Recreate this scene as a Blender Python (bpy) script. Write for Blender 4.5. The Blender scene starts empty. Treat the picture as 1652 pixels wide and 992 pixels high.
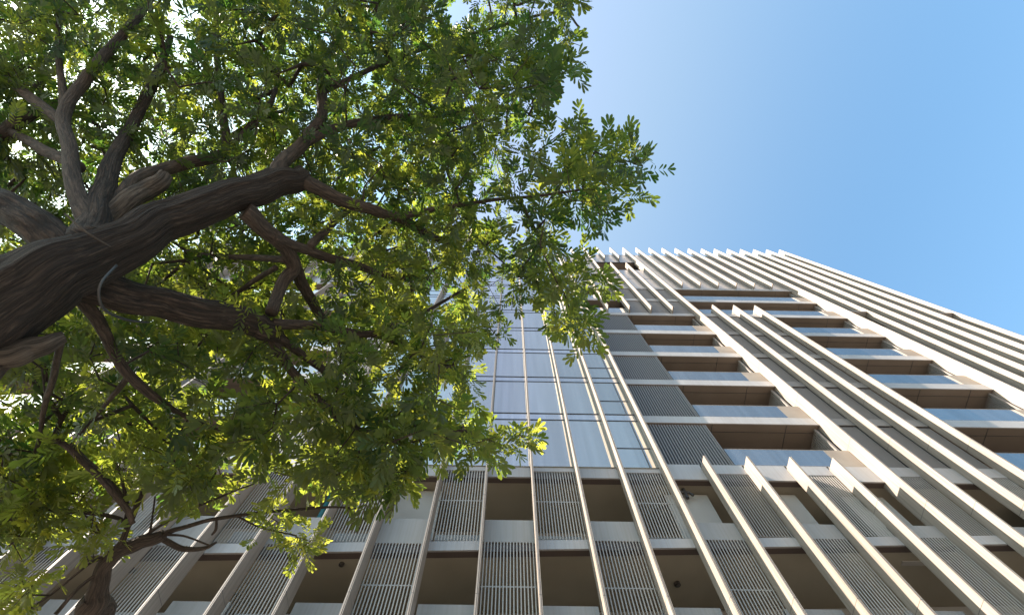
import bpy, math, random
import numpy as np
from mathutils import Vector, Matrix, noise

# ------------------------------------------------------------------ camera, sky, sun, exposure
scn = bpy.context.scene
col = scn.collection
EYE = 1.6
CAM = np.array([0.0, 0.0, EYE])
CR = np.array([0.99986101, -0.01667244, 0.0])
CU = np.array([-0.01593841, -0.95584047, 0.2934535])
CF = np.array([0.00489259, 0.29341272, 0.95597335])
FPX = 800.0
cam_d = bpy.data.cameras.new("camera")
cam_d.sensor_width = 36.0
cam_d.lens = FPX / 1652 * 36.0
cam_d.clip_end = 6000
cam = bpy.data.objects.new("camera", cam_d)
col.objects.link(cam)
cam.matrix_world = Matrix(((CR[0], CU[0], -CF[0], CAM[0]), (CR[1], CU[1], -CF[1], CAM[1]),
                           (CR[2], CU[2], -CF[2], CAM[2]), (0, 0, 0, 1)))
scn.camera = cam

SUN = Vector((-1.5, -0.27, 1.28)).normalized()          # from the scene towards the sun
elev = math.asin(SUN.z)
azim = math.atan2(SUN.x, SUN.y)
world = bpy.data.worlds.new("World")
scn.world = world
world.use_nodes = True
wn = world.node_tree
wn.nodes.clear()
sky = wn.nodes.new("ShaderNodeTexSky")
sky.sky_type = 'NISHITA'
sky.sun_disc = False
sky.sun_elevation = elev
sky.sun_rotation = azim
sky.air_density = 1.0
sky.dust_density = 2.0
sky.ozone_density = 2.6
bg = wn.nodes.new("ShaderNodeBackground")
bg.inputs["Strength"].default_value = 0.09
wo = wn.nodes.new("ShaderNodeOutputWorld")
tint = wn.nodes.new("ShaderNodeMix")
tint.data_type = 'RGBA'
tint.blend_type = 'MULTIPLY'
tint.inputs[0].default_value = 1.0
tint.inputs[7].default_value = (0.86, 1.06, 0.97, 1)
wn.links.new(sky.outputs[0], tint.inputs[6])
# broad veil of haze brightening the sky towards the sun
wtc = wn.nodes.new("ShaderNodeTexCoord")
wdot = wn.nodes.new("ShaderNodeVectorMath")
wdot.operation = 'DOT_PRODUCT'
wdot.inputs[1].default_value = SUN
wn.links.new(wtc.outputs["Generated"], wdot.inputs[0])
wmr = wn.nodes.new("ShaderNodeMapRange")
wmr.interpolation_type = 'SMOOTHSTEP'
wmr.inputs[1].default_value = 0.02
wmr.inputs[2].default_value = 0.95
wmr.inputs[3].default_value = 0.0
wmr.inputs[4].default_value = 1.0
wn.links.new(wdot.outputs["Value"], wmr.inputs[0])
veil = wn.nodes.new("ShaderNodeMix")
veil.data_type = 'RGBA'
veil.inputs[7].default_value = (1.45, 1.75, 2.05, 1)
wn.links.new(wmr.outputs[0], veil.inputs[0])
wn.links.new(tint.outputs[2], veil.inputs[6])
wmax = wn.nodes.new("ShaderNodeMix")
wmax.data_type = 'RGBA'
wmax.blend_type = 'LIGHTEN'
wmax.inputs[0].default_value = 1.0
wn.links.new(veil.outputs[2], wmax.inputs[6])
wn.links.new(tint.outputs[2], wmax.inputs[7])
wn.links.new(wmax.outputs[2], bg.inputs[0])
wn.links.new(bg.outputs[0], wo.inputs[0])

sun_d = bpy.data.lights.new("sun", 'SUN')
sun_d.energy = 5.0
sun_d.angle = math.radians(0.5)
sun_d.color = (1.0, 0.86, 0.73)
sun = bpy.data.objects.new("sun", sun_d)
sun.rotation_euler = SUN.to_track_quat('Z', 'Y').to_euler()
sun.location = (-30, -5, 40)
col.objects.link(sun)

scn.view_settings.view_transform = 'Standard'
scn.view_settings.look = 'None'
scn.view_settings.gamma = 1
scn.view_settings.exposure = 2.3
scn.cycles.max_bounces = 8
scn.cycles.transparent_max_bounces = 8

# ------------------------------------------------------------------ helpers
rng = np.random.default_rng(7)
random.seed(7)


def at(x, y, t):
    """the point seen at photo pixel x, y at depth t along the view axis"""
    return CAM + t * (CF + CR * (x - 826) / FPX + CU * (496 - y) / FPX)


def to_px(P):
    d = P - CAM
    z = d @ CF
    return 826 + FPX * (d @ CR) / z, 496 - FPX * (d @ CU) / z, z


def mat(name, base, rough=0.6, metallic=0.0, build=None):
    m = bpy.data.materials.new(name)
    m.use_nodes = True
    b = m.node_tree.nodes["Principled BSDF"]
    b.inputs["Base Color"].default_value = (*base, 1)
    b.inputs["Roughness"].default_value = rough
    b.inputs["Metallic"].default_value = metallic
    if build:
        build(m.node_tree, b)
    return m


def noisy(c1, c2, scale, stretch=(1, 1, 1), detail=5, bump=0.0, lo=0.35, hi=0.7, bscale=None):
    """colour mottling between c1 and c2 in object space, with optional bump"""
    def f(nt, b):
        tc = nt.nodes.new("ShaderNodeTexCoord")
        mp = nt.nodes.new("ShaderNodeMapping")
        mp.inputs["Scale"].default_value = stretch
        nt.links.new(tc.outputs["Object"], mp.inputs[0])
        n = nt.nodes.new("ShaderNodeTexNoise")
        n.inputs["Scale"].default_value = scale
        n.inputs["Detail"].default_value = detail
        nt.links.new(mp.outputs[0], n.inputs["Vector"])
        r = nt.nodes.new("ShaderNodeValToRGB")
        r.color_ramp.elements[0].position = lo
        r.color_ramp.elements[1].position = hi
        r.color_ramp.elements[0].color = (*c1, 1)
        r.color_ramp.elements[1].color = (*c2, 1)
        nt.links.new(n.outputs[0], r.inputs[0])
        nt.links.new(r.outputs[0], b.inputs["Base Color"])
        if bump:
            bp = nt.nodes.new("ShaderNodeBump")
            bp.inputs["Strength"].default_value = bump
            bp.inputs["Distance"].default_value = 0.02
            n2 = nt.nodes.new("ShaderNodeTexNoise")
            n2.inputs["Scale"].default_value = bscale or scale
            nt.links.new(mp.outputs[0], n2.inputs["Vector"])
            nt.links.new(n2.outputs[0], bp.inputs["Height"])
            nt.links.new(bp.outputs[0], b.inputs["Normal"])
    return f


M = {}
M['fin'] = mat('white_panel', (.7, .68, .64), .55, 0, noisy((.17, .15, .125), (.215, .192, .165), .5, (1.4, 1.4, .35)))


def vary(nt, b, amp):
    """every panel a little lighter or darker than the next"""
    oi = nt.nodes.new("ShaderNodeObjectInfo")
    mr = nt.nodes.new("ShaderNodeMapRange")
    mr.inputs[3].default_value = 1 - amp
    mr.inputs[4].default_value = 1 + amp
    nt.links.new(oi.outputs["Random"], mr.inputs[0])
    m = nt.nodes.new("ShaderNodeMix"); m.data_type = 'RGBA'; m.blend_type = 'MULTIPLY'; m.inputs[0].default_value = 1
    ls = b.inputs["Base Color"].links
    if ls:
        nt.links.new(ls[0].from_socket, m.inputs[6])
    else:
        m.inputs[6].default_value = b.inputs["Base Color"].default_value
    nt.links.new(mr.outputs[0], m.inputs[7])
    nt.links.new(m.outputs[2], b.inputs["Base Color"])


def weather(c1, c2, step, amp=.05, streak=.80):
    base = noisy(c1, c2, .5, (1.4, 1.4, .35))

    def f(nt, b):
        base(nt, b)
        src = b.inputs["Base Color"].links[0].from_socket
        tc = nt.nodes.new("ShaderNodeTexCoord")
        sp = nt.nodes.new("ShaderNodeSeparateXYZ")
        nt.links.new(tc.outputs["Object"], sp.inputs[0])
        a = nt.nodes.new("ShaderNodeMath"); a.operation = 'MODULO'; a.inputs[1].default_value = step
        nt.links.new(sp.outputs[2], a.inputs[0])
        c = nt.nodes.new("ShaderNodeMath"); c.operation = 'LESS_THAN'; c.inputs[1].default_value = .016
        nt.links.new(a.outputs[0], c.inputs[0])
        mp = nt.nodes.new("ShaderNodeMapping"); mp.inputs["Scale"].default_value = (9, 9, .22)
        nt.links.new(tc.outputs["Object"], mp.inputs[0])
        n = nt.nodes.new("ShaderNodeTexNoise"); n.inputs["Scale"].default_value = 1.6; n.inputs["Detail"].default_value = 6
        nt.links.new(mp.outputs[0], n.inputs["Vector"])
        r = nt.nodes.new("ShaderNodeValToRGB")
        r.color_ramp.elements[0].position = .38; r.color_ramp.elements[0].color = (streak, streak * .98, streak * .95, 1)
        r.color_ramp.elements[1].position = .56; r.color_ramp.elements[1].color = (1, 1, 1, 1)
        nt.links.new(n.outputs[0], r.inputs[0])
        m1 = nt.nodes.new("ShaderNodeMix"); m1.data_type = 'RGBA'; m1.blend_type = 'MULTIPLY'; m1.inputs[0].default_value = 1
        nt.links.new(src, m1.inputs[6]); nt.links.new(r.outputs[0], m1.inputs[7])
        m2 = nt.nodes.new("ShaderNodeMix"); m2.data_type = 'RGBA'
        nt.links.new(c.outputs[0], m2.inputs[0]); nt.links.new(m1.outputs[2], m2.inputs[6])
        m2.inputs[7].default_value = (.05, .045, .04, 1)
        nt.links.new(m2.outputs[2], b.inputs["Base Color"])
        vary(nt, b, amp)
    return f


M['fin'] = mat('white_panel', (.2, .18, .15), .5, 0, weather((.20, .168, .142), (.25, .214, .183), 3.79))
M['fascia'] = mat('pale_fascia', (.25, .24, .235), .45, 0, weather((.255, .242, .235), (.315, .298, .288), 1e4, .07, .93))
M['parapet'] = mat('parapet_paint', (.22, .21, .2), .7, 0, weather((.21, .20, .19), (.26, .25, .24), 1e4, .07, .93))
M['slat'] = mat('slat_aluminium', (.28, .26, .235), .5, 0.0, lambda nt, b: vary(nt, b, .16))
M['screen'] = mat('screen_aluminium', (.15, .135, .125), .55)
M['dimfascia'] = mat('shaded_grey_panel', (.14, .13, .122), .5, 0, noisy((.12, .112, .105), (.16, .15, .14), .6))  # darker copy of the fascia, shade put into its colour
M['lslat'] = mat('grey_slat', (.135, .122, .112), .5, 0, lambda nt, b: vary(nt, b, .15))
M['soffit'] = mat('brown_soffit', (.16, .10, .065), .6, 0, noisy((.112, .088, .068), (.155, .125, .10), .4))
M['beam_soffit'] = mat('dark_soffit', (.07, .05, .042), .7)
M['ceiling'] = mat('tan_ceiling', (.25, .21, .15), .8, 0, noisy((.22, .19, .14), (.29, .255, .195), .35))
M['wall'] = mat('grey_wall', (.30, .285, .26), .8, 0, noisy((.26, .245, .22), (.34, .325, .30), .3))
M['lightwall'] = mat('plaster_wall', (.5, .48, .45), .8, 0, noisy((.27, .25, .225), (.35, .33, .30), .6, (1, 1, .6)))
M['dark'] = mat('dark_metal_and_shade', (.03, .03, .032), .5)
M['gasket'] = mat('gasket', (.05, .055, .065), .5)
M['wood'] = mat('deadwood', (.2, .15, .11), .9)
M['pipe'] = mat('pipe_metal', (.04, .033, .028), .5)
M['teal'] = mat('teal_plastic', (.01, .12, .13), .4)
M['endpanel'] = mat('travertine_panel', (.55, .46, .37), .6, 0, noisy((.20, .16, .125), (.26, .215, .17), .9))


def glass_nodes(base):
    def f(nt, b):
        tc = nt.nodes.new("ShaderNodeTexCoord")
        mp = nt.nodes.new("ShaderNodeMapping")
        mp.inputs["Scale"].default_value = (3.5, 1, .10)
        nt.links.new(tc.outputs["Object"], mp.inputs[0])
        n = nt.nodes.new("ShaderNodeTexNoise")
        n.inputs["Scale"].default_value = 1.0
        n.inputs["Detail"].default_value = 6
        nt.links.new(mp.outputs[0], n.inputs["Vector"])
        r = nt.nodes.new("ShaderNodeValToRGB")
        r.color_ramp.elements[0].position = .40
        r.color_ramp.elements[1].position = .66
        r.color_ramp.elements[0].color = (*[c * .93 for c in base], 1)
        r.color_ramp.elements[1].color = (*[min(1, c * 1.1) for c in base], 1)
        nt.links.new(n.outputs[0], r.inputs[0])
        nt.links.new(r.outputs[0], b.inputs["Base Color"])
        n2 = nt.nodes.new("ShaderNodeTexNoise")
        n2.inputs["Scale"].default_value = .7
        nt.links.new(tc.outputs["Object"], n2.inputs["Vector"])
        bp = nt.nodes.new("ShaderNodeBump")
        bp.inputs["Strength"].default_value = .05
        bp.inputs["Distance"].default_value = .05
        nt.links.new(n2.outputs[0], bp.inputs["Height"])
        nt.links.new(bp.outputs[0], b.inputs["Normal"])
        vary(nt, b, .12)
    return f


M['glass'] = mat('coated_glass', (.52, .55, .6), .05, .9, glass_nodes((.50, .475, .415)))
M['balglass'] = mat('tinted_balustrade_glass', (.38, .42, .5), .06, .9, glass_nodes((.37, .345, .325)))
M['spandrel'] = mat('spandrel_glass', (.55, .58, .62), .15, .85, glass_nodes((.50, .48, .45)))
M['topglass'] = mat('grey_glass', (.5, .5, .52), .3, .4, glass_nodes((.30, .275, .26)))


def bark_nodes(c1, c2, c3, su=5, sv=1.2, strength=.9):
    def f(nt, b):
        uv = nt.nodes.new("ShaderNodeUVMap")
        mp = nt.nodes.new("ShaderNodeMapping")
        mp.inputs["Scale"].default_value = (su, sv, 1)
        nt.links.new(uv.outputs[0], mp.inputs[0])
        n = nt.nodes.new("ShaderNodeTexNoise")
        n.inputs["Scale"].default_value = 3.0
        n.inputs["Detail"].default_value = 8
        n.inputs["Roughness"].default_value = .65
        n.inputs["Distortion"].default_value = .8
        nt.links.new(mp.outputs[0], n.inputs["Vector"])
        r = nt.nodes.new("ShaderNodeValToRGB")
        r.color_ramp.elements[0].position = .36
        r.color_ramp.elements[1].position = .66
        r.color_ramp.elements[0].color = (*c1, 1)
        r.color_ramp.elements[1].color = (*c3, 1)
        e = r.color_ramp.elements.new(.5)
        e.color = (*c2, 1)
        nt.links.new(n.outputs[0], r.inputs[0])
        nt.links.new(r.outputs[0], b.inputs["Base Color"])
        bp = nt.nodes.new("ShaderNodeBump")
        bp.inputs["Strength"].default_value = strength
        bp.inputs["Distance"].default_value = .10
        nt.links.new(n.outputs[0], bp.inputs["Height"])
        nt.links.new(bp.outputs[0], b.inputs["Normal"])
    return f


M['bark'] = mat('rough_bark', (.1, .07, .05), .9, 0, bark_nodes((.005, .003, .002), (.026, .016, .011), (.085, .058, .043), 4, .7, 1.0))
M['limb'] = mat('brown_bark', (.16, .11, .08), .85, 0, bark_nodes((.014, .0095, .007), (.04, .027, .02), (.085, .06, .046), 4, .8, .7))
M['deadbark'] = mat('weathered_bark', (.25, .2, .16), .9, 0, bark_nodes((.022, .016, .012), (.07, .054, .042), (.15, .12, .095), 5, .6, .9))


def leaf_mat(name, ca, cb, tr_a, tr_b):
    m = bpy.data.materials.new(name)
    m.use_nodes = True
    nt = m.node_tree
    b = nt.nodes["Principled BSDF"]
    out = nt.nodes["Material Output"]
    at_ = nt.nodes.new("ShaderNodeAttribute")
    at_.attribute_name = 'tone'
    r1 = nt.nodes.new("ShaderNodeMix"); r1.data_type = 'RGBA'
    r1.inputs[6].default_value = (*ca, 1); r1.inputs[7].default_value = (*cb, 1)
    r2 = nt.nodes.new("ShaderNodeMix"); r2.data_type = 'RGBA'
    r2.inputs[6].default_value = (*tr_a, 1); r2.inputs[7].default_value = (*tr_b, 1)
    nt.links.new(at_.outputs['Fac'], r1.inputs[0])
    nt.links.new(at_.outputs['Fac'], r2.inputs[0])
    nt.links.new(r1.outputs[2], b.inputs["Base Color"])
    b.inputs["Roughness"].default_value = .42
    b.inputs["Specular IOR Level"].default_value = .45
    tl = nt.nodes.new("ShaderNodeBsdfTranslucent")
    nt.links.new(r2.outputs[2], tl.inputs[0])
    ms = nt.nodes.new("ShaderNodeMixShader")
    ms.inputs[0].default_value = .48
    nt.links.new(b.outputs[0], ms.inputs[1])
    nt.links.new(tl.outputs[0], ms.inputs[2])
    nt.links.new(ms.outputs[0], out.inputs[0])
    return m


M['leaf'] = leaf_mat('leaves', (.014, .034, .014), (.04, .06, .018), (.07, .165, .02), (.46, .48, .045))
M['youngleaf'] = leaf_mat('young_leaves', (.04, .07, .015), (.08, .10, .02), (.30, .42, .04), (.50, .50, .06))


class MB:
    """collects boxes, prisms and tubes for one mesh object"""
    def __init__(s):
        s.v, s.f, s.uv = [], [], []

    def box(s, x0, x1, y0, y1, z0, z1):
        s.hexa([(x0, y0, z0), (x1, y0, z0), (x1, y1, z0), (x0, y1, z0),
                (x0, y0, z1), (x1, y0, z1), (x1, y1, z1), (x0, y1, z1)])

    def hexa(s, p):
        n = len(s.v)
        s.v += [tuple(map(float, q)) for q in p]
        s.f += [tuple(n + i for i in q) for q in
                ((0, 3, 2, 1), (4, 5, 6, 7), (0, 1, 5, 4), (1, 2, 6, 5), (2, 3, 7, 6), (3, 0, 4, 7))]

    def ramp(s, x0, x1, y0, y1, za0, za1, zb0, zb1):
        """a beam whose bottom/top run from za0/za1 at x0 to zb0/zb1 at x1"""
        s.hexa([(x0, y0, za0), (x1, y0, zb0), (x1, y1, zb0), (x0, y1, za0),
                (x0, y0, za1), (x1, y0, zb1), (x1, y1, zb1), (x0, y1, za1)])

    def cyl(s, c, r, z0, z1, n=20):
        k = len(s.v)
        for z in (z0, z1):
            for i in range(n):
                a = 2 * math.pi * i / n
                s.v.append((c[0] + r * math.cos(a), c[1] + r * math.sin(a), z))
        for i in range(n):
            j = (i + 1) % n
            s.f.append((k + i, k + j, k + n + j, k + n + i))
        s.f.append(tuple(k + i for i in range(n))[::-1])
        s.f.append(tuple(k + n + i for i in range(n)))

    def tube(s, pts, rad, n=10, rough=0.0, seed=0, cap=True):
        pts = np.asarray(pts, float)
        rad = np.asarray(rad, float)
        rg = np.random.default_rng(seed)
        k = len(s.v)
        T = np.gradient(pts, axis=0)
        T /= np.linalg.norm(T, axis=1)[:, None] + 1e-9
        a = np.array([0.3, 0.2, 1.0]) if abs(T[0][2]) < .85 else np.array([1.0, .2, 0])
        U = np.cross(T[0], a); U /= np.linalg.norm(U)
        ln = 0.0
        ph = rg.uniform(0, 6.28, 6)
        rows = []
        for i in range(len(pts)):
            U = U - T[i] * (U @ T[i]); U /= np.linalg.norm(U)
            V = np.cross(T[i], U)
            if i:
                ln += np.linalg.norm(pts[i] - pts[i - 1])
            for j in range(n):
                an = 2 * math.pi * j / n
                rr = rad[i]
                if rough:
                    ca, sa = math.cos(an), math.sin(an)
                    big = noise.noise((ca * 1.1 + seed, sa * 1.1, ln * 1.1))
                    fur = noise.fractal((ca * 4.5, sa * 4.5 + seed, ln * (.35 / max(rad[0], .05))), 1.0, 2.0, 3)
                    rr *= 1 + rough * (big * 1.1 + fur * .55)
                s.v.append(tuple(pts[i] + rr * (math.cos(an) * U + math.sin(an) * V)))
            rows.append(ln)
        for i in range(len(pts) - 1):
            for j in range(n):
                j2 = (j + 1) % n
                s.f.append((k + i * n + j, k + i * n + j2, k + (i + 1) * n + j2, k + (i + 1) * n + j))
                R0 = 2 * math.pi * rad[0]
                s.uv.append((j / n * R0 * 3, rows[i] * 3, (j + 1) / n * R0 * 3, rows[i + 1] * 3))
        if cap:
            s.f.append(tuple(k + j for j in range(n))[::-1])
            s.f.append(tuple(k + (len(pts) - 1) * n + j for j in range(n)))

    def build(s, name, m, parent=None, smooth=False, off=None):
        me = bpy.data.meshes.new(name)
        v = np.array(s.v)
        if off is not None:
            v = v - np.array(off)
        me.from_pydata([tuple(q) for q in v], [], s.f)
        mats = m if isinstance(m, (list, tuple)) else [m]
        for q in mats:
            me.materials.append(q)
        if s.uv:
            ul = me.uv_layers.new(name='UVMap')
            d = np.zeros((len(me.loops), 2))
            q = 0
            for pi, p in enumerate(me.polygons):
                if len(p.vertices) == 4 and q < len(s.uv):
                    u0, v0, u1, v1 = s.uv[q]; q += 1
                    ls = p.loop_start
                    d[ls] = (u0, v0); d[ls + 1] = (u1, v0); d[ls + 2] = (u1, v1); d[ls + 3] = (u0, v1)
            ul.data.foreach_set('uv', d.ravel())
        if smooth:
            me.polygons.foreach_set('use_smooth', [True] * len(me.polygons))
        me.update()
        o = bpy.data.objects.new(name, me)
        col.objects.link(o)
        if parent:
            o.parent = parent
        return o


def thing(name, label, cat, loc, group=None):
    o = bpy.data.objects.new(name, None)
    col.objects.link(o)
    o.location = loc
    o.empty_display_size = .3
    o['label'] = label
    o['category'] = cat
    if group:
        o['group'] = group
    return o


# ------------------------------------------------------------------ ground
g = MB()
g.box(-3000, 3000, -3000, 3000, -.5, 0)
gm = mat('paving', (.34, .32, .29), .85, 0, noisy((.145, .133, .118), (.21, .195, .175), .8, detail=8))
go = g.build('ground', gm)
go['kind'] = 'structure'

# ------------------------------------------------------------------ the tower
W = 1.6                       # bay width
D = 10.5                      # camera to the front edges of the fins
K0 = 0.5567
MID = -1                      # axis of symmetry of the facade, in bays
ORIG = np.array([(MID + K0) * W, D, 0.0])
tower = thing('apartment_tower', 'tall pale apartment tower with vertical white fins, louvre screens and recessed balconies behind the trees',
              'building', tuple(ORIG))


def X(k):
    return (k - MID) * W


def Z(z):
    return z + EYE


def mir(k0, k1, side):
    """a span of bays on the right, or its mirror image on the left"""
    return (k0, k1) if side > 0 else (2 * MID - k1, 2 * MID - k0)


def P(name, m, mb, parent=None):
    return mb.build(name, m, parent or tower)


B = [11.89, 15.6, 19.25, 23.05, 26.88, 30.72, 34.62, 38.42, 42.2, 46.05, 49.85, 53.65, 57.4]
FH = .56                      # fascia height
SB = .55                      # set-back of fascias
ROOF = 58.0
TH = .036


def slope0(k):                # the first visible slab of the car park runs at a slight fall
    return 11.85 + .052 * k


def slope1(k):
    return 15.24 + .022 * min(k - 2, 1) if k < 4 else 15.27


KL, KR = -22, 20

# core of the building behind everything
c = MB(); c.box(X(KL), X(KR), 3.0, 17, 0, Z(ROOF - .4))
P('wall', M['wall'], c)
c = MB(); c.box(X(KL), X(KR), .62, 17, Z(ROOF - .38), Z(ROOF + .15))
P('roof', M['fascia'], c)
c = MB(); c.box(X(KL) + .1, X(KR) - .1, .70, 2.99, 0, Z(6.0))
P('base_wall', M['lightwall'], c)


def fin(k, z0, z1, d=SB, deep=None):
    b = MB()
    x = X(k)
    d2 = deep or d
    b.box(x - TH, x + .004, 0, d2, Z(z0), Z(z1))
    b.box(x + .004, x + .020, .035, d2, Z(z0), Z(z1))
    b.box(x + .020, x + TH, 0, d2, Z(z0), Z(z1))
    return P('fin', M['fin'], b)


done = set()
for side in (1, -1):
    def F(k, z0, z1, **kw):
        kk = k if side > 0 else 2 * MID - k
        if (kk, round(z0, 1)) in done:
            return
        done.add((kk, round(z0, 1)))
        fin(kk, z0, z1, **kw)
    for k in (-1, 0, 1, 2, 3):
        F(k, -EYE, 59.6)
    for k in (4, 5, 6, 7):
        F(k, -EYE, 15.95)
        F(k, 35.05, 50.95 if k > 5 else 59.6)
        if k > 5:
            F(k, 54.3, 59.8)
    F(8, -EYE, 59.9, deep=.78)
    for k in (9, 10, 11):
        F(k, -EYE, 35.8)
    for k in (12, 13, 14):
        F(k, -EYE, 15.95)
    for k in (9, 10, 11, 12, 13, 14):
        F(k, 42.6, 59.95)
    F(15, -EYE, 60.0, deep=.78)
    for k in (16, 17, 18, 19):
        F(k, -EYE, 60.0)
    F(20, -EYE, 60.05, deep=.9)


def slats(b, x0, x1, n, z0, z1, y0, dep, wid, rails=(), rdep=.03):
    st = (x1 - x0) / n
    for i in range(n):
        x = x0 + st * (i + .5)
        b.box(x - wid / 2, x + wid / 2, y0, y0 + dep, z0, z1)
    for zr in rails:
        b.box(x0, x1, y0 + dep + .002, y0 + dep + rdep, zr - .018, zr + .018)


# --- car park storeys: louvres and openings alternate like a checkerboard
lights = []
for k in range(KL, KR):
    xa, xb = X(k) + TH + .003, X(k + 1) - TH - .003
    s0, s1 = slope0(k), slope0(k + 1)
    t0, t1 = slope1(k), slope1(k + 1)
    even = k % 2 == 0
    # lower slab edge, shown over the openings of the lower row
    if even:
        b = MB(); b.ramp(xa, xb, SB, SB + .06, s0, s0 + .36, s1, s1 + .36)
        b.v = [(x, y, z + EYE) for x, y, z in b.v]
        P('fascia', M['fascia'], b)
    # upper slab edge
    b = MB()
    hi = 15.86 if MID * 2 - 3 <= k < 3 else 16.17
    lo = 15.27 if not even else 15.62
    b.box(xa, xb, SB, SB + .06, Z(lo), Z(hi)); P('fascia', M['fascia'], b)
    if even:
        # louvre above, opening below
        b = MB(); slats(b, xa, xb, 16, Z(max(s0, s1) + .375), Z(15.615), SB + .01, .022, .031, (Z(14.0),) if abs(k) < 4 else ())
        P('louvre_panel', M['slat'], b)
        b = MB(); b.box(xa, xb, SB + .22, SB + .34, Z(6.1), Z(10.14)); P('parapet', M['parapet'], b)
        b = MB(); b.box(xa, xb, SB + .62, SB + .74, Z(12.3), Z(13.08)); P('parapet', M['parapet'], b)
    else:
        b = MB(); b.box(xa, xb, SB + .02, SB + .14, Z(min(s0, s1) + .345), Z(13.08)); P('parapet', M['parapet'], b)
        b = MB(); b.box(xa, xb, SB + .62, SB + .74, Z(8.5), Z(10.14)); P('parapet', M['parapet'], b)
        b = MB(); slats(b, xa, xb, 16, Z(8.6), Z(min(s0, s1) + .335), SB + .01, .022, .031, (Z(10.55),) if abs(k) < 4 else ())
        P('louvre_panel', M['slat'], b)
        if k in (3, -3, 7, -9, 11, 13):
            b = MB(); b.box(xa, xb, SB + .6, SB + .75, Z(12.2), Z(15.2)); P('partition', M['lightwall'], b)
        if k == 5:
            b = MB(); b.box(xa + .95, xb, SB + .55, SB + .7, Z(12.2), Z(15.2)); P('partition', M['lightwall'], b)

for za, zb, y in ((None, None, 0), (15.27, 15.27, 1)):
    for (k0, k1) in ((KL, MID - 10), (MID - 10, MID), (MID, MID + 10), (MID + 10, KR)):
        a0, a1 = (slope0(k0), slope0(k1)) if y == 0 else (15.272, 15.272)
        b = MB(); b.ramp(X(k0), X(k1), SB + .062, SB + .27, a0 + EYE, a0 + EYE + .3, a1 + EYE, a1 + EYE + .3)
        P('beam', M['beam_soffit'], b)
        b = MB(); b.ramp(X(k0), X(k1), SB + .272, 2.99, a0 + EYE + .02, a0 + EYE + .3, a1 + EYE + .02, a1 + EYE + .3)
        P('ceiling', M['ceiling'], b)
b = MB(); b.box(X(KL), X(KR), SB + .75, 2.99, Z(8.3), Z(8.5)); P('floor_slab', M['wall'], b)

# round fittings and pipes under the car park ceilings
for (k, y, r, z) in ((2.72, 1.9, .10, None), (-3.55, 1.0, .075, None), (-7.3, 1.1, .10, None)):
    zz = slope0(k) + EYE + .02
    b = MB(); b.cyl((X(k), y), r, zz - .07, zz, 20); b.cyl((X(k), y), r * .55, zz - .10, zz - .07, 16)
    P('ceiling_fitting', M['pipe'], b)
for k, y in ((-.75, 1.6),):
    x = X(k)
    b = MB(); b.tube([(x - .35, y, Z(13.2)), (x - .35, y, Z(13.62)), (x - .28, y, Z(13.7)), (x + .1, y, Z(13.7)), (x + .18, y, Z(13.62)), (x + .18, y, Z(13.2))],
                     [.04] * 6, 10)
    P('handrail', M['pipe'], b)
x = X(3.25)
b = MB(); b.tube([(x, .95, Z(15.1)), (x + .45, .95, Z(15.05)), (x + .55, .95, Z(14.9))], [.05] * 3, 10)
b.tube([(x + .3, .95, Z(15.25)), (x + .3, .95, Z(14.75))], [.06, .06], 10)
P('pipe', M['pipe'], b)
x = X(7.35)
b = MB(); b.box(x, x + .55, .92, 1.1, Z(14.55), Z(15.0)); P('meter_box', M['dark'], b)
x = X(-4.5)
b = MB(); b.tube([(x, 1.3, Z(12.4)), (x, 1.3, Z(15.2))], [.09, .09], 12); P('downpipe', M['teal'], b)

# --- glazed wall in the middle
for n in range(1, 12):
    z0 = B[n] + (.27 if n == 1 else FH)
    z1 = B[n + 1] - .01
    zs1 = B[n + 1] + FH - .01
    for k in range(2 * MID - 3, 3):
        xa, xb = X(k) + TH + .003, X(k + 1) - TH - .003
        b = MB(); y0 = [SB - .046 + random.uniform(-.004, .004) for _ in range(4)]
        b.hexa([(xa, y0[0], Z(z0)), (xb, y0[1], Z(z0)), (xb, SB + .05, Z(z0)), (xa, SB + .05, Z(z0)),
                (xa, y0[2], Z(z1)), (xb, y0[3], Z(z1)), (xb, SB + .05, Z(z1)), (xa, SB + .05, Z(z1))])
        w = P('window', M['glass'], b)
        f = MB()
        f.box(xa, xb, SB - .065, SB - .052, Z(z1 - .03), Z(z1 + .03))
        f.box(xa, xb, SB - .065, SB - .052, Z(zs1 - .02), Z(zs1 + .025))
        if k in (2, 2 * MID - 3):
            zt = z0 + 1.25
            f.box(xa, xb, SB - .065, SB - .052, Z(zt - .025), Z(zt + .025))
            xm = xb - .33 if k == 2 else xa + .33
            f.box(xm - .02, xm + .02, SB - .064, SB - .053, Z(z0), Z(z1 - .03))
        P('frame', M['gasket'], f, w)
    b = MB(); b.box(X(2 * MID - 3) + .06, X(3) - .06, SB - .04, SB + .06, Z(z1 + .004), Z(zs1)); P('spandrel', M['spandrel'], b)


def floor_band(k0, k1, n, soffit=True, back=2.95):
    b = MB(); b.box(X(k0) + .055, X(k1) - .055, SB, SB + .05, Z(B[n]), Z(B[n] + FH)); P('fascia', M['fascia'], b)
    if soffit:
        b = MB(); b.box(X(k0) + .055, X(k1) - .055, SB + .052, back, Z(B[n] + .012), Z(B[n] + FH - .03)); P('balcony_slab', M['soffit'], b)
        b = MB()
        m = max(1, int((k1 - k0) / 2))
        for i in range(1, m + 1):
            xx = X(k0) + (X(k1) - X(k0)) * i / (m + .45)
            b.box(xx - .012, xx + .012, SB + .06, back, Z(B[n] + .004), Z(B[n] + .0115))
        b.box(X(k0) + .06, X(k1) - .06, SB + .42, SB + .44, Z(B[n] + .003), Z(B[n] + .0105))
        P('seam', M['dark'], b)


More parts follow.
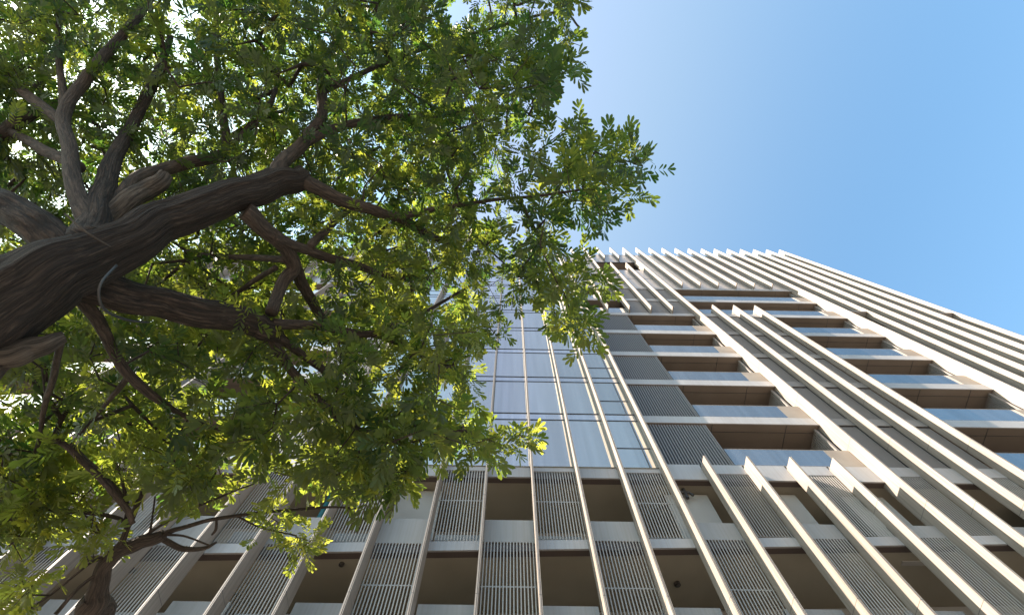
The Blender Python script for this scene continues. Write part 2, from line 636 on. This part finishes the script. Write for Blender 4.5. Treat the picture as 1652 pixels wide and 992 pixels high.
def balcony(k0, k1, n, glass_to, side, gl0=None):
    """glass balustrade, blank end panel and back wall of one balcony storey"""
    z0, z1 = B[n] + FH + .03, B[n] + FH + 1.1
    a, c_ = mir(gl0 if gl0 is not None else k0, glass_to, side)
    b = MB(); b.box(X(a) + .06, X(c_), SB + .01, SB + .035, Z(z0), Z(z1)); bal = P('balustrade', M['balglass'], b)
    f = MB(); f.box(X(a) + .06, X(c_), SB + .0, SB + .045, Z(z0 - .03), Z(z0 - .002))
    f.box(X(a) + .06, X(c_), SB + .004, SB + .041, Z(z1 + .002), Z(z1 + .025))
    P('rail', M['fin'], f, bal)
    a, c_ = mir(glass_to, k1, side)
    b = MB(); b.box(X(a) + (.003 if side > 0 else .06), X(c_) - (.06 if side > 0 else .003), SB + .01, SB + .2, Z(z0 - .03), Z(z1 + .02)); P('end_panel', M['endpanel'], b)
    # slatted side screen just inside the blade
    xx = X(k1) - .22 if side > 0 else X(2 * MID - k1) + .22
    b = MB()
    for i in range(13):
        y = SB + .28 + i * .1
        b.box(xx - .02, xx + .02, y, y + .055, Z(z0), Z(B[n + 1] - .02))
    b.box(xx - .05, xx + .05, SB + .2, SB + .27, Z(z0), Z(B[n + 1] - .02))
    P('side_screen', M['screen'], b)
    a, c_ = mir(k0, k1, side)
    b = MB(); b.box(X(a) + .06, X(c_) - .06, 2.4, 2.9, Z(z0 - .02), Z(B[n + 1] + .01)); P('back_wall', M['soffit'], b)


for side in (1, -1):
    # balconies beside the glazed wall, storeys 1 to 5, with a sliding louvre over their inner end
    for n in range(1, 6):
        k0, k1 = mir(3, 8, side)
        floor_band(k0, k1, n) if n > 1 else None
        if n == 1:
            b = MB(); b.box(X(k0) + .055, X(k1) - .055, SB + .3, 2.95, Z(15.9), Z(16.15)); P('balcony_slab', M['soffit'], b)
            b = MB(); b.box(X(k0) + .055, X(k1) - .055, SB + .02, SB + .08, Z(16.172), Z(16.195)); P('shadow_gap', M['dark'], b)
        balcony(3, 8, n, 7.32, side, 4.8)
        a, c_ = mir(3, 4.78, side)
        b = MB()
        xa, xb = X(a) + (.06 if side > 0 else 0), X(c_) - (0 if side > 0 else .06)
        zt = B[n + 1] - .14
        slats(b, xa, xb, 23, Z(B[n] + FH + .03), Z(zt), SB + .015, .03, .055, (), .02)
        b.box(xa, xb, SB + .012, SB + .068, Z(B[n] + FH + .002), Z(B[n] + FH + .028))
        e = xb if side > 0 else xa - .05
        b.box(e, e + .05, SB + .0, SB + .07, Z(B[n] + FH + .002), Z(zt))
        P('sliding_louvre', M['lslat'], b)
        b = MB(); b.box(xa, xb, SB + .16, SB + .18, Z(B[n] + FH), Z(B[n + 1] - .02)); P('gap_shade_sheet', M['dark'], b)  # dark sheet standing in for the shade behind the slats
    k0, k1 = mir(3, 8, side)
    floor_band(k0, k1, 6)
    # upper storeys between the glazed wall and the first blade
    for n in (6, 7):
        for k in ((3, 4) if n == 6 else (3,)):
            a, c_ = mir(k, k + 1, side)
            b = MB(); b.box(X(a) + .06, X(c_) - .06, SB + .01, SB + .04, Z(B[n] + FH + .01), Z(B[n] + FH + 1.1)); P('balustrade', M['balglass'], b)
        for k in range(5 if n == 6 else 4, 8):
            a, c_ = mir(k, k + 1, side)
            b = MB(); xa, xb = X(a) + .053, X(c_) - .053
            slats(b, xa, xb, 22, Z(B[n] + FH + .01), Z(B[n + 1] - .05), SB + .05, .05, .05)
            P('screen', M['screen'], b)
            b = MB(); b.box(xa, xb, SB + .14, SB + .16, Z(B[n] + FH + .01), Z(B[n + 1] - .05)); P('gap_shade_sheet', M['dark'], b)  # dark sheet painted in as shade between the slats
        a, c_ = mir(3, 8, side)
        floor_band(a, c_, n + 1)
    a, c_ = mir(3, 8, side)
    for n in range(8, 13):
        for k in range(3, 8):
            a, c_ = mir(k, k + 1, side)
            if n == 10 and k >= 6 or n == 10 and k == 5:
                continue
            z1 = B[n + 1] - .02 if n < 12 else ROOF
            if n == 11 and k >= 6:
                z1 = B[n + 1] - .02
            b = MB(); b.box(X(a) + .053, X(c_) - .053, SB + .03, SB + .1, Z(B[n] + .03), Z(z1)); w = P('window', M['topglass'], b)
    for n in range(9, 13):
        a, c_ = mir(3, 8, side)
        b = MB(); b.box(X(a) + .055, X(c_) - .055, SB + .02, SB + .11, Z(B[n] - .02), Z(B[n] + .03)); P('transom', M['gasket'], b)
    a, c_ = mir(3, 8, side)
    b = MB(); b.box(X(a) + .06, X(c_) - .06, SB + .12, 2.95, Z(B[11] + .031), Z(B[11] + .3)); P('balcony_slab', M['soffit'], b)
    # fine screens between blade and second balcony column, storeys 1 to 5
    for k in (8, 9, 10):
        a, c_ = mir(k, k + 1, side)
        xa, xb = X(a) + .053, X(c_) - .053
        b = MB()
        for n in range(1, 6):
            slats(b, xa, xb, 24, Z(B[n] + FH + .03), Z(B[n + 1] - .07), SB + .05, .05, .038)
        P('screen', M['screen'], b)
        b = MB(); b.box(xa, xb, SB + .14, SB + .16, Z(B[1] + FH), Z(B[6])); P('gap_shade_sheet', M['dark'], b)  # dark backing, stands in for shade in the screen gaps
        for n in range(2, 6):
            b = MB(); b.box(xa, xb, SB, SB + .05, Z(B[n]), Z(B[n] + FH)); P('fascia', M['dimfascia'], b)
    # second balcony column
    for n in range(1, 6):
        k0, k1 = mir(11, 15, side)
        if n > 1:
            floor_band(k0, k1, n)
        else:
            b = MB(); b.box(X(k0) + .055, X(k1) - .055, SB + .3, 2.95, Z(15.9), Z(16.15)); P('balcony_slab', M['soffit'], b)
        balcony(11, 15, n, 14.36, side)
    for n in (6, 7):
        k0, k1 = mir(8, 15, side)
        floor_band(k0, k1, n)
        balcony(8, 15, n, 14.36, side)
    floor_band(k0, k1, 8)
    # crown of the tower above the balconies
    for k in range(8, 15):
        a, c_ = mir(k, k + 1, side)
        xa, xb = X(a) + .053, X(c_) - .053
        b = MB()
        for n in range(8, 13):
            z1 = B[n + 1] - .03 if n < 12 else ROOF
            b.box(xa, xb, SB + .03, SB + .09, Z(B[n] + (FH if n == 8 else .03)), Z(z1))
        P('cladding', M['topglass'], b)
    # end column of close screens
    for k in range(15, 20):
        a, c_ = mir(k, k + 1, side)
        xa, xb = X(a) + .053, X(c_) - .053
        b = MB()
        zb = Z(B[1] + FH)
        segs = [(B[1] + FH, ROOF)]
        if k == 15:
            segs = [(B[1] + FH, 32.9), (35.0, ROOF)]
        if k == 19:
            segs = [(B[1] + FH, 32.9), (35.0, ROOF)]
        for q0, q1 in segs:
            slats(b, xa, xb, 20, Z(q0), Z(q1), SB + .0, .05, .042)
        P('screen', M['screen'], b)
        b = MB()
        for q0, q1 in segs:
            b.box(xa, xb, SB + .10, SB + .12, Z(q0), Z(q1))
        P('gap_shade_sheet', M['dark'], b)  # dark sheet in place of real shade behind the end screens
        if len(segs) > 1:
            b = MB(); b.box(xa, xb, .12, SB + .5, Z(34.98), Z(35.06)); P('ledge', M['fascia'], b)

# ------------------------------------------------------------------ trees


def spline(nodes, sub=6):
    """Catmull-Rom through nodes (x, y, z, r)"""
    a = np.array(nodes, float)
    if len(a) < 3:
        t = np.linspace(0, 1, sub + 1)[:, None]
        return a[0] * (1 - t) + a[-1] * t
    p = np.vstack([2 * a[0] - a[1], a, 2 * a[-1] - a[-2]])
    out = []
    for i in range(1, len(p) - 2):
        for j in range(sub):
            t = j / sub
            out.append(.5 * ((2 * p[i]) + (-p[i - 1] + p[i + 1]) * t + (2 * p[i - 1] - 5 * p[i] + 4 * p[i + 1] - p[i + 2]) * t * t
                             + (-p[i - 1] + 3 * p[i] - 3 * p[i + 1] + p[i + 2]) * t ** 3))
    out.append(p[-2])
    return np.array(out)


def path(nodes):
    """photo pixels, depth and pixel radius -> points and radii"""
    return [(*at(x, y, t), r * t / FPX) for x, y, t, r in nodes]


skel_nodes = []              # (point, radius) that twigs may grow from


def limb(nodes, m, parent, off, seed, n=14, rough=.10, sub=8, name='branch', is_world=False):
    q = spline(nodes if is_world else path(nodes), sub)
    q[:, 3] = np.maximum(q[:, 3], .006)
    jit = np.array([[noise.noise((i / sub * 1.3, seed * 3.1 + a * 7.7, .5)) for a in range(3)] for i in range(len(q))]) * (q[:, 3:4] * .35)
    jit[0] = 0
    q[:, :3] += jit
    b = MB(); b.tube(q[:, :3], q[:, 3], n, rough, seed)
    for w in q:
        skel_nodes.append((w[:3].copy(), w[3]))
    return b.build(name, m, parent, True, off)


def leaf_mesh(name, m, parent, off, sprays, seed, leafn=(4, 7), size0=1.0, tone=(.0, .6)):
    """pinnate leaves: a fan of leaflets on each stalk, several stalks to a spray"""
    rg = np.random.default_rng(seed)
    Vs, tones = [], []
    outline = np.array([(0, 0), (.42, .36), (.82, .44), (1.0, .02), (.82, -.44), (.42, -.36)])
    for (p, d, sc, dt) in sprays:
        size = size0 * sc
        st = np.clip(rg.normal(dt + tone[0] + (tone[1] - tone[0]) * rg.random(), .12), 0, 1)
        nl = rg.integers(leafn[0], leafn[1])
        a0 = rg.random() * 6.28
        for i in range(nl):
            a = a0 + i * 6.28 / nl + rg.normal() * .35
            side = np.array([math.cos(a), math.sin(a), 0])
            r = side * .95 + d * .7 + np.array([0, 0, -.15 + rg.normal() * .3])
            r /= np.linalg.norm(r)
            up = np.array([rg.normal() * .45, rg.normal() * .45, 1.0])
            up -= r * (up @ r); up /= np.linalg.norm(up)
            sd = np.cross(up, r)
            L = size * rg.uniform(.15, .25)
            np_ = rg.integers(5, 8)
            base = p - d * rg.uniform(-.02, .34) + rg.normal(size=3) * .03
            lt = np.clip(st + rg.normal() * .13, 0, 1)
            for j in range(np_):
                fr = .18 + .82 * j / (np_ - 1)
                pos = base + r * (L * fr) - np.array([0, 0, .10 * L * fr * fr])
                ll = size * (.05 + .065 * fr) * rg.uniform(.85, 1.15)
                ww = ll * rg.uniform(.27, .35)
                for sgn in (1, -1):
                    ang = (1.05 - .55 * fr) + rg.normal() * .10
                    dd = r * math.cos(ang) + sd * (sgn * math.sin(ang)) + up * (rg.normal() * .14 - .06)
                    dd /= np.linalg.norm(dd)
                    nn = up + sd * (sgn * -.25) + rg.normal(size=3) * .16
                    wv = np.cross(nn, dd); wv /= np.linalg.norm(wv)
                    Vs.append(pos + outline[:, :1] * ll * dd + outline[:, 1:] * ww * wv)
                    tones.append(np.clip(lt + rg.normal() * .06, 0, 1))
                if j == np_ - 1:
                    Vs.append(pos + outline[:, :1] * ll * r + outline[:, 1:] * ww * sd)
                    tones.append(lt)
    V = np.concatenate(Vs) - np.array(off)
    n = len(Vs)
    me = bpy.data.meshes.new(name)
    me.vertices.add(n * 6)
    me.vertices.foreach_set('co', V.ravel().astype(np.float32))
    me.loops.add(n * 6)
    me.loops.foreach_set('vertex_index', np.arange(n * 6, dtype=np.int32))
    me.polygons.add(n)
    me.polygons.foreach_set('loop_start', np.arange(0, n * 6, 6, dtype=np.int32))
    me.polygons.foreach_set('loop_total', np.full(n, 6, dtype=np.int32))
    a = me.attributes.new('tone', 'FLOAT', 'FACE')
    a.data.foreach_set('value', np.array(tones, dtype=np.float32))
    me.materials.append(m)
    me.update(calc_edges=True)
    me.validate()
    o = bpy.data.objects.new(name, me)
    col.objects.link(o)
    o.parent = parent
    print(name, n, 'leaflets')
    return o


def grow_twigs(name, m, parent, off, targets, base, seed, rmin=.0035, rmax=.03, single=False):
    """join every spray to the nearest wood, so that twigs fork towards them"""
    rg = np.random.default_rng(seed)
    N = [q[0] for q in base]
    par = [-1] * len(N)
    arr = np.array(N)
    dist = [np.min(np.linalg.norm(arr - t, axis=1)) for t in targets]
    order = np.argsort(dist)
    cap = len(N) + len(targets) * 8
    buf = np.zeros((cap, 3)); buf[:len(N)] = arr
    cnt = len(N)
    ends = []
    for ti in order:
        t = targets[ti]
        j = int(np.argmin(np.linalg.norm(buf[:cnt] - t, axis=1)))
        a = buf[j].copy()
        L = np.linalg.norm(t - a)
        k = int(np.clip(L / .22, 1, 7))
        perp = rg.normal(size=3) * L * .10 + np.array([0, 0, .07 * L])
        prev = j
        for q in range(1, k + 1):
            f = q / k
            pnt = a + (t - a) * f + perp * math.sin(math.pi * f) + rg.normal(size=3) * .012 * (q < k)
            buf[cnt] = pnt; par.append(prev); prev = cnt; cnt += 1
        ends.append((ti, prev))
    w = np.zeros(cnt)
    for ti, e in ends:
        w[e] += 1
    for i in range(cnt - 1, len(base) - 1, -1):
        w[par[i]] += w[i]
    b = MB()
    first = len(base)
    for i in range(first, cnt):
        p0, p1 = buf[par[i]], buf[i]
        r1 = min(rmax, rmin * math.sqrt(w[i]))
        r0 = min(rmax, rmin * math.sqrt(w[par[i]])) if par[i] >= first else r1 * 1.15
        b.tube([p0, p1], [r0, r1], 5, 0, 0, False)
    if single:
        root = list(range(cnt))
        for i in range(first, cnt):
            root[i] = root[par[i]] if par[i] >= first else i
        for r_ in sorted(set(root[first:])):
            b = MB()
            for i in range(first, cnt):
                if root[i] == r_:
                    r1 = min(rmax, rmin * math.sqrt(w[i]))
                    b.tube([buf[par[i]], buf[i]], [r1 * 1.1, r1], 5, 0, 0, False)
            b.build('twig', m, parent, True, off)
    dirs = {ti: (buf[e] - buf[par[e]]) / (np.linalg.norm(buf[e] - buf[par[e]]) + 1e-6) for ti, e in ends}
    if not single:
        b.build(name, m, parent, True, off)
    return dirs


def inside(poly, x, y):
    c = False
    j = len(poly) - 1
    for i in range(len(poly)):
        xi, yi = poly[i]; xj, yj = poly[j]
        if (yi > y) != (yj > y) and x < (xj - xi) * (y - yi) / (yj - yi) + xi:
            c = not c
        j = i
    return c


# ---- the big tree
P0 = at(-270, 640, 3.2)
base = np.array([P0[0] - .9, P0[1] + .1, 0.0])
tree = thing('rain_tree', 'large leaning tree with thick dark forked trunk and wide feathery canopy at the upper left', 'tree', tuple(base))
trunk_path = [(*base, .62), (*(base * .6 + P0 * .4 + np.array([-.08, 0, -.1])), .48), (*P0, .41)] + \
    path([(-110, 560, 3.25, 77), (15, 497, 3.35, 66), (105, 433, 3.5, 51), (190, 388, 3.75, 40), (280, 354, 4.05, 33), (365, 325, 4.35, 27), (435, 301, 4.6, 24), (478, 284, 4.8, 19), (492, 275, 4.86, 10)])
limb(trunk_path, M['bark'], tree, base, 1, 84, .22, 22, 'trunk', True)
L1 = M['limb']
BR = [
    # lower big limb
    (M['bark'], [(60, 440, 3.5, 34), (140, 457, 3.75, 27), (230, 479, 4.0, 25), (330, 504, 4.25, 23), (405, 524, 4.5, 21), (440, 536, 4.62, 17), (456, 543, 4.68, 9)], 'branch'),
    # upright stems from the fork
    (L1, [(165, 395, 3.75, 20), (128, 320, 4.0, 14), (112, 240, 4.4, 11), (106, 180, 4.8, 9.5), (150, 112, 5.3, 8.5), (195, 60, 5.8, 7), (240, 0, 6.3, 6), (270, -60, 6.8, 5)], 'branch'),
    (L1, [(106, 185, 4.8, 8), (98, 120, 5.2, 5), (95, 40, 5.7, 4), (96, -30, 6.2, 3)], 'branch'),
    (M['bark'], [(150, 395, 3.7, 30), (160, 330, 4.1, 19), (180, 262, 4.6, 11), (215, 195, 5.2, 8.5), (250, 125, 5.8, 7), (275, 60, 6.4, 4)], 'branch'),
    (L1, [(175, 345, 4.1, 12), (225, 290, 4.6, 11), (290, 265, 5.1, 10), (362, 246, 5.6, 9), (358, 180, 6.0, 6), (351, 90, 6.5, 5), (349, 0, 7.0, 4)], 'branch'),
    (M['deadbark'], [(165, 358, 4.0, 17), (212, 322, 4.2, 15), (250, 298, 4.35, 14), (272, 284, 4.45, 11)], 'branch'),
    (M['bark'], [(130, 425, 3.7, 26), (70, 380, 3.75, 28), (25, 345, 3.85, 27), (-10, 330, 4.0, 28), (-50, 270, 4.4, 22), (-80, 190, 5.0, 16)], 'branch'),
    (L1, [(128, 270, 4.3, 9), (80, 245, 4.6, 9), (40, 225, 4.9, 7), (0, 208, 5.2, 6), (-60, 190, 5.6, 4)], 'branch'),
    (L1, [(104, 200, 4.7, 8), (60, 165, 5.0, 8), (25, 140, 5.3, 7), (-5, 112, 5.6, 6), (-40, 60, 6.0, 4)], 'branch'),
    (L1, [(0, 220, 5.0, 12), (40, 190, 5.3, 10), (70, 175, 5.5, 7)], 'branch'),
    # crown limbs beyond the broken end of the main limb
    (L1, [(440, 300, 4.6, 14), (465, 255, 4.9, 11), (495, 220, 5.3, 10), (522, 188, 5.7, 9), (518, 120, 6.2, 7), (540, 70, 6.7, 5), (565, 30, 7.2, 4)], 'branch'),
    (L1, [(490, 232, 5.2, 8), (545, 205, 5.6, 7), (630, 192, 6.0, 6), (720, 184, 6.4, 5), (800, 172, 6.6, 3), (850, 180, 6.7, 2)], 'branch'),
    (L1, [(480, 285, 4.8, 13), (540, 318, 5.0, 11), (600, 340, 5.2, 9), (645, 352, 5.4, 8), (690, 378, 5.6, 6), (730, 395, 5.9, 4)], 'branch'),
    (L1, [(640, 350, 5.3, 6), (720, 335, 5.5, 4), (800, 322, 5.6, 3), (870, 316, 5.6, 2.4), (940, 306, 5.6, 2)], 'branch'),
    (L1, [(395, 340, 4.4, 16), (435, 378, 4.6, 13), (465, 408, 4.8, 12), (474, 430, 4.9, 11), (455, 462, 4.8, 10), (438, 505, 4.55, 10)], 'branch'),
    (L1, [(440, 382, 4.6, 11), (495, 403, 4.9, 8), (560, 425, 5.3, 7), (625, 445, 5.7, 5), (690, 450, 6.2, 3)], 'branch'),
    (L1, [(474, 425, 4.9, 11), (488, 462, 5.1, 9), (508, 495, 5.3, 8), (530, 525, 5.5, 6), (560, 560, 5.9, 4)], 'branch'),
    (L1, [(500, 400, 4.9, 7), (530, 368, 5.3, 6), (560, 340, 5.7, 5), (605, 300, 6.2, 4), (640, 250, 6.8, 3)], 'branch'),
    (L1, [(462, 420, 4.8, 6), (420, 416, 5.0, 5), (350, 414, 5.4, 4), (300, 405, 5.8, 3)], 'branch'),
    (L1, [(445, 432, 4.8, 5), (400, 460, 5.1, 4), (358, 488, 5.4, 3)], 'branch'),
    # forks of the lower limb
    (L1, [(440, 522, 4.6, 9), (520, 527, 4.9, 7), (590, 540, 5.2, 6), (650, 522, 5.6, 4), (700, 495, 6.0, 3), (760, 460, 6.3, 2.5)], 'branch'),
    (L1, [(600, 538, 5.2, 5), (660, 560, 5.4, 4), (705, 584, 5.6, 2.6), (745, 602, 5.8, 1.6)], 'branch'),
    (L1, [(440, 545, 4.65, 10), (462, 585, 4.7, 8), (490, 620, 4.8, 7), (530, 660, 4.9, 6), (575, 690, 5.1, 4), (640, 700, 5.3, 3), (740, 694, 5.5, 2.4), (800, 715, 5.6, 2)], 'branch'),
    (L1, [(448, 540, 4.65, 8), (500, 580, 4.9, 6), (540, 612, 5.1, 6), (552, 645, 5.2, 5), (580, 700, 5.4, 4), (600, 745, 5.5, 3)], 'branch'),
    (L1, [(120, 468, 3.7, 11), (155, 512, 3.9, 10), (185, 570, 4.1, 8), (215, 612, 4.2, 8), (260, 648, 4.4, 6), (292, 668, 4.6, 4), (340, 690, 4.8, 3)], 'branch'),
    (L1, [(210, 606, 4.2, 5), (180, 640, 4.4, 4), (160, 665, 4.6, 3), (130, 700, 4.8, 2.5)], 'branch'),
    (M['deadbark'], [(-40, 600, 3.2, 26), (15, 575, 3.25, 22), (60, 560, 3.3, 17), (104, 543, 3.4, 9)], 'branch'),
    (L1, [(100, 545, 3.4, 5), (85, 610, 3.9, 5), (70, 660, 4.3, 4), (60, 720, 4.6, 3), (30, 780, 4.9, 2.5)], 'branch'),
    (L1, [(60, 700, 4.4, 4), (100, 715, 4.4, 4.5), (150, 760, 4.4, 5), (200, 815, 4.4, 5), (215, 845, 4.4, 4)], 'branch'),
    # limbs running up out of the top of the photo
    (L1, [(-50, 270, 4.4, 15), (-60, 150, 5.0, 12), (-40, 40, 5.6, 9), (-10, -60, 6.2, 7)], 'branch'),
    (L1, [(520, 150, 6.0, 5), (600, 110, 6.4, 4), (680, 80, 6.8, 3), (780, 50, 7.0, 2.5), (900, 20, 7.0, 2), (935, 45, 6.9, 1.6)], 'branch'),
    (L1, [(365, 244, 5.6, 5), (440, 160, 6.2, 4), (450, 70, 6.8, 3), (470, -20, 7.4, 2.5)], 'branch'),
]
for i, (m_, nodes, nm) in enumerate(BR):
    limb(nodes, m_, tree, base, 10 + i, (12 if nodes[0][3] < 18 else 18) if m_ is L1 else 44, .10 if m_ is L1 else .20, 7 if m_ is L1 else 14, nm)
# loose cord looped round the lower limb
b = MB(); q = spline(path([(188, 428, 3.55, 2.2), (164, 455, 3.4, 2.2), (160, 480, 3.4, 2.2), (172, 502, 3.5, 2.2), (205, 516, 3.7, 2.2), (240, 520, 3.9, 1.6)]), 8)
b.tube(q[:, :3], q[:, 3], 7)
b.build('vine', M['dark'], tree, True, base)
b = MB(); q = spline(path([(105, 345, 3.35, 1.6), (140, 375, 3.3, 1.8), (178, 398, 3.4, 1.4)]), 5)
b.tube(q[:, :3], q[:, 3], 6)
b.build('vine', M['deadbark'], tree, True, base)

OUT = [(-120, -120), (925, -120), (932, 20), (930, 55), (965, 85), (945, 110), (905, 112), (898, 150), (915, 185), (945, 215), (1000, 222), (1040, 262),
       (1028, 320), (995, 352), (965, 362), (925, 356), (905, 372), (960, 395), (990, 428), (965, 465), (930, 475), (950, 520), (935, 560), (912, 562), (885, 515), (862, 500),
       (845, 560), (858, 600), (815, 622), (780, 560), (765, 640), (740, 660), (800, 690), (860, 695), (862, 735), (845, 752), (760, 735), (735, 712), (690, 738), (682, 772), (640, 790), (590, 795), (545, 792),
       (480, 772), (430, 770), (390, 790), (330, 800), (270, 790), (200, 760), (120, 790), (60, 860), (-40, 880), (-120, 900)]
HOLES = [(860, 290, 26, .9), (835, 240, 20, .7), (880, 200, 14, .9), (760, 300, 20, .6), (300, 215, 16, .6), (430, 335, 18, .6),
         (145, 110, 26, .6), (190, 195, 28, .8), (45, 350, 24, .6), (690, 20, 20, .7), (735, 15, 26, .7), (290, 420, 20, .5),
         (390, 610, 40, .8), (290, 655, 32, .7), (330, 735, 40, .8), (250, 760, 30, .7), (120, 560, 40, .6), (40, 690, 35, .5), (620, 570, 22, .5), (560, 480, 22, .4),
         (470, 720, 36, .55), (510, 640, 20, .4), (150, 640, 36, .6), (720, 640, 26, .7), (830, 590, 25, .5), (880, 430, 20, .5), (180, 720, 36, .6)]


def pick(nwant, seed, tfun):
    rg = np.random.default_rng(seed)
    pts = []
    while len(pts) < nwant:
        x, y = rg.uniform(-110, 1045), rg.uniform(-110, 890)
        if not inside(OUT, x, y):
            continue
        if y > 590 and x < 470 and rg.random() < .45:
            continue
        if x > 790 and rg.random() < .58:
            continue
        if y > 570 and 440 < x < 700 and rg.random() < .3:
            continue
        if 400 < y < 640 and 470 < x < 860 and rg.random() < .35:
            continue
        if any((x - hx) ** 2 + (y - hy) ** 2 < hr * hr and rg.random() < hp for hx, hy, hr, hp in HOLES):
            continue
        pts.append(at(x, y, tfun(x, y, rg)))
    return pts


def depth(x, y, rg):
    lo, hi = 5.0, 9.0
    if y > 520:
        lo, hi = 4.2, 6.8
    if x > 840:
        lo, hi = 5.0, 6.6
    return rg.uniform(lo, hi)


targets = pick(3200, 3, depth)
dirs = grow_twigs('twigs', L1, tree, base, targets, skel_nodes, 4)


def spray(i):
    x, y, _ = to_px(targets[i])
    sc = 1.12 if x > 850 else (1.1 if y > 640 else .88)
    return (targets[i], dirs[i], sc, .20 * min(1, max(0, (y - 330) / 150)))  # lower sprays yellower: leaf colour, also standing in for sun through the leaves


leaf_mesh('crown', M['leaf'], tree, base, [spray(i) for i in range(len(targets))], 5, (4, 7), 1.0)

# ---- the small pruned tree at the bottom left
skel_nodes = []
Pb = at(150, 1010, 4.6)
sbase = np.array([Pb[0], Pb[1], 0.0])
small = thing('street_tree', 'small crooked pruned tree with bare twigs and few bright leaf tufts at the lower left', 'tree', tuple(sbase))
limb([(*sbase, .14), (*(sbase + np.array([.05, .02, 2.0])), .12), (*at(142, 1030, 4.6), .11)] +
     path([(146, 985, 4.6, 21), (153, 955, 4.62, 16), (165, 920, 4.65, 13), (190, 890, 4.7, 12), (225, 876, 4.75, 11), (262, 862, 4.8, 9)]),
     M['limb'], small, sbase, 101, 16, .14, 9, 'trunk', True)
SB_ = [
    [(190, 890, 4.7, 8), (200, 865, 4.7, 6), (212, 835, 4.75, 6), (235, 785, 4.85, 5), (262, 752, 4.95, 4), (300, 715, 5.1, 3)],
    [(212, 838, 4.75, 5), (195, 800, 4.8, 4.5), (165, 765, 4.85, 4), (140, 742, 4.95, 3.5), (115, 715, 5.1, 3)],
    [(205, 850, 4.72, 4), (190, 835, 4.7, 4), (130, 826, 4.7, 4), (60, 820, 4.75, 3.5), (20, 805, 4.8, 2.5)],
    [(255, 865, 4.8, 7), (290, 852, 4.85, 5), (350, 836, 4.95, 4), (430, 826, 5.05, 3.5), (530, 818, 5.15, 2.5), (575, 820, 5.2, 2)],
    [(258, 866, 4.8, 6), (285, 880, 4.85, 6), (310, 886, 4.9, 5), (335, 882, 4.95, 3.5), (350, 874, 5.0, 2)],
    [(200, 850, 4.74, 4), (205, 815, 4.8, 4), (195, 770, 4.9, 2.5), (185, 740, 5.0, 2)],
    [(225, 872, 4.76, 3.5), (255, 850, 4.8, 3), (300, 825, 4.9, 2.5), (370, 795, 5.0, 2), (410, 780, 5.1, 1.5)],
    [(180, 902, 4.68, 3), (150, 905, 4.6, 2.5), (80, 960, 4.5, 2.5), (40, 985, 4.45, 2)],
    [(170, 915, 4.66, 3.5), (130, 945, 4.5, 3.5), (90, 990, 4.35, 4)],
    [(350, 836, 4.95, 2.5), (348, 855, 4.95, 3), (342, 862, 4.95, 2)],
    [(270, 862, 4.8, 2.5), (300, 865, 4.85, 2), (340, 880, 4.9, 1.6)],
    [(240, 868, 4.78, 3), (245, 840, 4.8, 2), (250, 800, 4.9, 1.6)],
    [(60, 822, 4.75, 2.5), (45, 850, 4.7, 2), (15, 880, 4.7, 2)],
    [(380, 831, 5.0, 2), (420, 850, 5.0, 1.6), (470, 862, 5.05, 1.4)],
]
for i, nodes in enumerate(SB_):
    nodes = [(x, y, t, r * .78) for x, y, t, r in nodes]
    limb(nodes, M['limb'], small, sbase, 120 + i, 8, .12, 6, 'branch')
rg = np.random.default_rng(9)
tuft = []
for (x, y, r, n, t) in ((300, 775, 34, 14, 4.95), (150, 840, 26, 9, 4.7), (160, 865, 18, 5, 4.7), (440, 855, 22, 5, 5.0), (492, 872, 22, 7, 5.05), (190, 770, 36, 9, 4.9),
                        (40, 770, 50, 20, 4.9), (15, 850, 40, 12, 4.7), (20, 945, 34, 7, 4.5), (15, 985, 20, 4, 4.4), (120, 790, 26, 6, 4.9), (230, 740, 40, 8, 5.0), (345, 760, 24, 6, 5.0), (45, 905, 16, 3, 4.5)):
    for _ in range(n):
        a, q = rg.random() * 6.28, r * math.sqrt(rg.random())
        tuft.append(at(x + q * math.cos(a), y + q * math.sin(a), t + rg.normal() * .25))
d2 = grow_twigs('twigs', M['limb'], small, sbase, tuft, skel_nodes, 14, .003, .012, True)
leaf_mesh('crown', M['youngleaf'], small, sbase, [(tuft[i], d2[i], 1.0, 0.0) for i in range(len(tuft))], 15, (3, 5), .9, (.2, .9))
